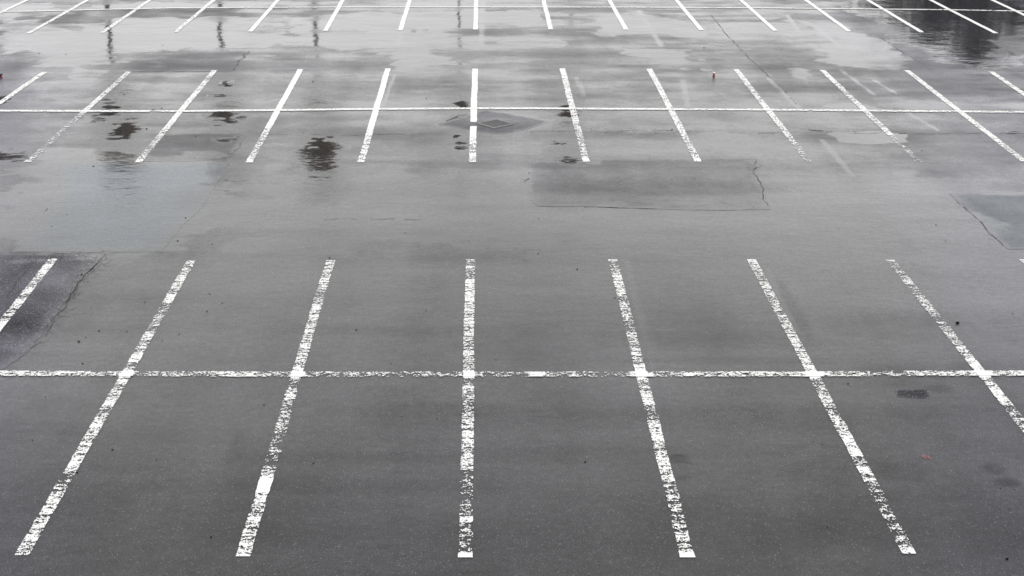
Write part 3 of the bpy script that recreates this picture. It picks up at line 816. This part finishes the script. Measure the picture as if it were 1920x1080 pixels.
def tree(name, label, group, h, clear, rad, nleaf, lsize, mleaf, seed, tr=0.16):
    r = random.Random(seed)
    t = bpy.data.objects.new(name, None); COL.objects.link(t)
    tag(t, label, "tree", group)
    bm = bmesh.new()
    p = Vector((0, 0, 0)); k = 10
    axis = [p.copy()]
    for i in range(k):
        p = Vector((r.uniform(-.08, .08), r.uniform(-.08, .08), h * 0.95 * (i + 1) / k)); axis.append(p)
    for i in range(k): tube(bm, axis[i], axis[i + 1], tr * (1 - .85 * i / k), tr * (1 - .85 * (i + 1) / k), 8)
    tips = []
    for i in range(34):
        z = clear + (h * 0.94 - clear) * (i + .5) / 34
        f = (z - clear) / (h - clear)
        a = i * 2.4 + r.uniform(-.4, .4)
        wdt = rad * (math.sin(math.pi * min(1, .18 + f * .85)) ** .7) * r.uniform(.6, 1.05)
        b0 = Vector((0, 0, z)); b1 = Vector((math.cos(a) * wdt * .55, math.sin(a) * wdt * .55, z + .25 * wdt))
        b2 = Vector((math.cos(a + .2) * wdt, math.sin(a + .2) * wdt, z + .6 * wdt))
        tube(bm, b0, b1, tr * .30, tr * .18, 5); tube(bm, b1, b2, tr * .18, tr * .05, 5)
        tips.append((b0, b1, b2))
    bm_obj("trunk", bm, M_BARK, t)
    V, Q = [], []
    for i in range(nleaf):
        b0, b1, b2 = tips[r.randrange(len(tips))]
        f = r.random() ** .7
        c = b0.lerp(b1, f * 2) if f < .5 else b1.lerp(b2, f * 2 - 1)
        sp = 0.22 * rad * (.35 + f)
        c = c + Vector((r.gauss(0, sp * .5), r.gauss(0, sp * .5), r.gauss(0, sp * .6)))
        u = Vector((r.gauss(0, 1), r.gauss(0, 1), r.gauss(0, 1) + .4)).normalized()
        v = u.orthogonal().normalized()
        l, w = lsize[0] * r.uniform(.6, 1.3), lsize[1] * r.uniform(.6, 1.3)
        n = len(V)
        V += [c - u * l, c + v * w, c + u * l, c - v * w]; Q.append((n, n + 1, n + 2, n + 3))
    me = quad_mesh("crown", np.array([tuple(v) for v in V]), np.array(Q))
    link("crown", me, mleaf, t)
    return t

def dup(root, loc, rz, sc, label):
    c = root.copy(); COL.objects.link(c)
    c.location = loc; c.rotation_euler = (0, 0, rz); c.scale = sc; c["label"] = label
    for ch in list(root.children):
        d = ch.copy(); COL.objects.link(d); d.parent = c
    return c

def beyond(px, py, Y):
    """point at distance Y in the direction of a photo pixel's ground point"""
    X0, Y0 = W(px, py)
    return (X0 * Y / Y0, Y, 0)

YT = 70.0
bare = tree("slim_tree", "slim russet bare tree beyond the car park mirrored in the round puddle", "slim bare trees beyond the far edge",
            11.0, 6.6, 1.35, 3600, (.20, .042), M_TWIG, 3)
bare.location = beyond(222, 240, YT)
for i, (px, lab, sc) in enumerate([
        (428, "slim bare tree beyond the car park mirrored left of the second puddle", (.9, .9, 1.0)),
        (600, "slim bare tree beyond the car park mirrored in the broad brown puddle", (.85, .85, 1.03)),
        (862, "slim bare tree beyond the car park mirrored beside the drain", (.42, .42, .97)),
        (1066, "slim bare tree beyond the car park mirrored in the puddle on the large patch", (.5, .5, 1.0)),
        (8, "slim bare tree beyond the car park mirrored at the left edge", (1.0, 1.0, .97))]):
    dup(bare, beyond(px, 280, YT), i * 1.3 + .5, sc, lab)
eg = tree("evergreen_tree", "broad dark evergreen beyond the car park mirrored at top right, tallest of its clump", "evergreens beyond the far right corner",
          8.4, 1.2, 3.3, 2300, (.36, .10), M_NEEDLE, 9, 0.13)
eg.location = beyond(1835, 60, 82)
dup(eg, beyond(1745, 30, 84), 1.1, (1.0, 1.0, .86), "broad dark evergreen beyond the car park, left of the tallest one")
dup(eg, beyond(1660, 10, 88), 2.1, (.9, .9, .70), "small dark evergreen beyond the car park, left end of its clump")
dup(eg, beyond(1930, 30, 86), 3.0, (1.1, 1.1, .80), "wide dark evergreen beyond the car park, right end of its clump")
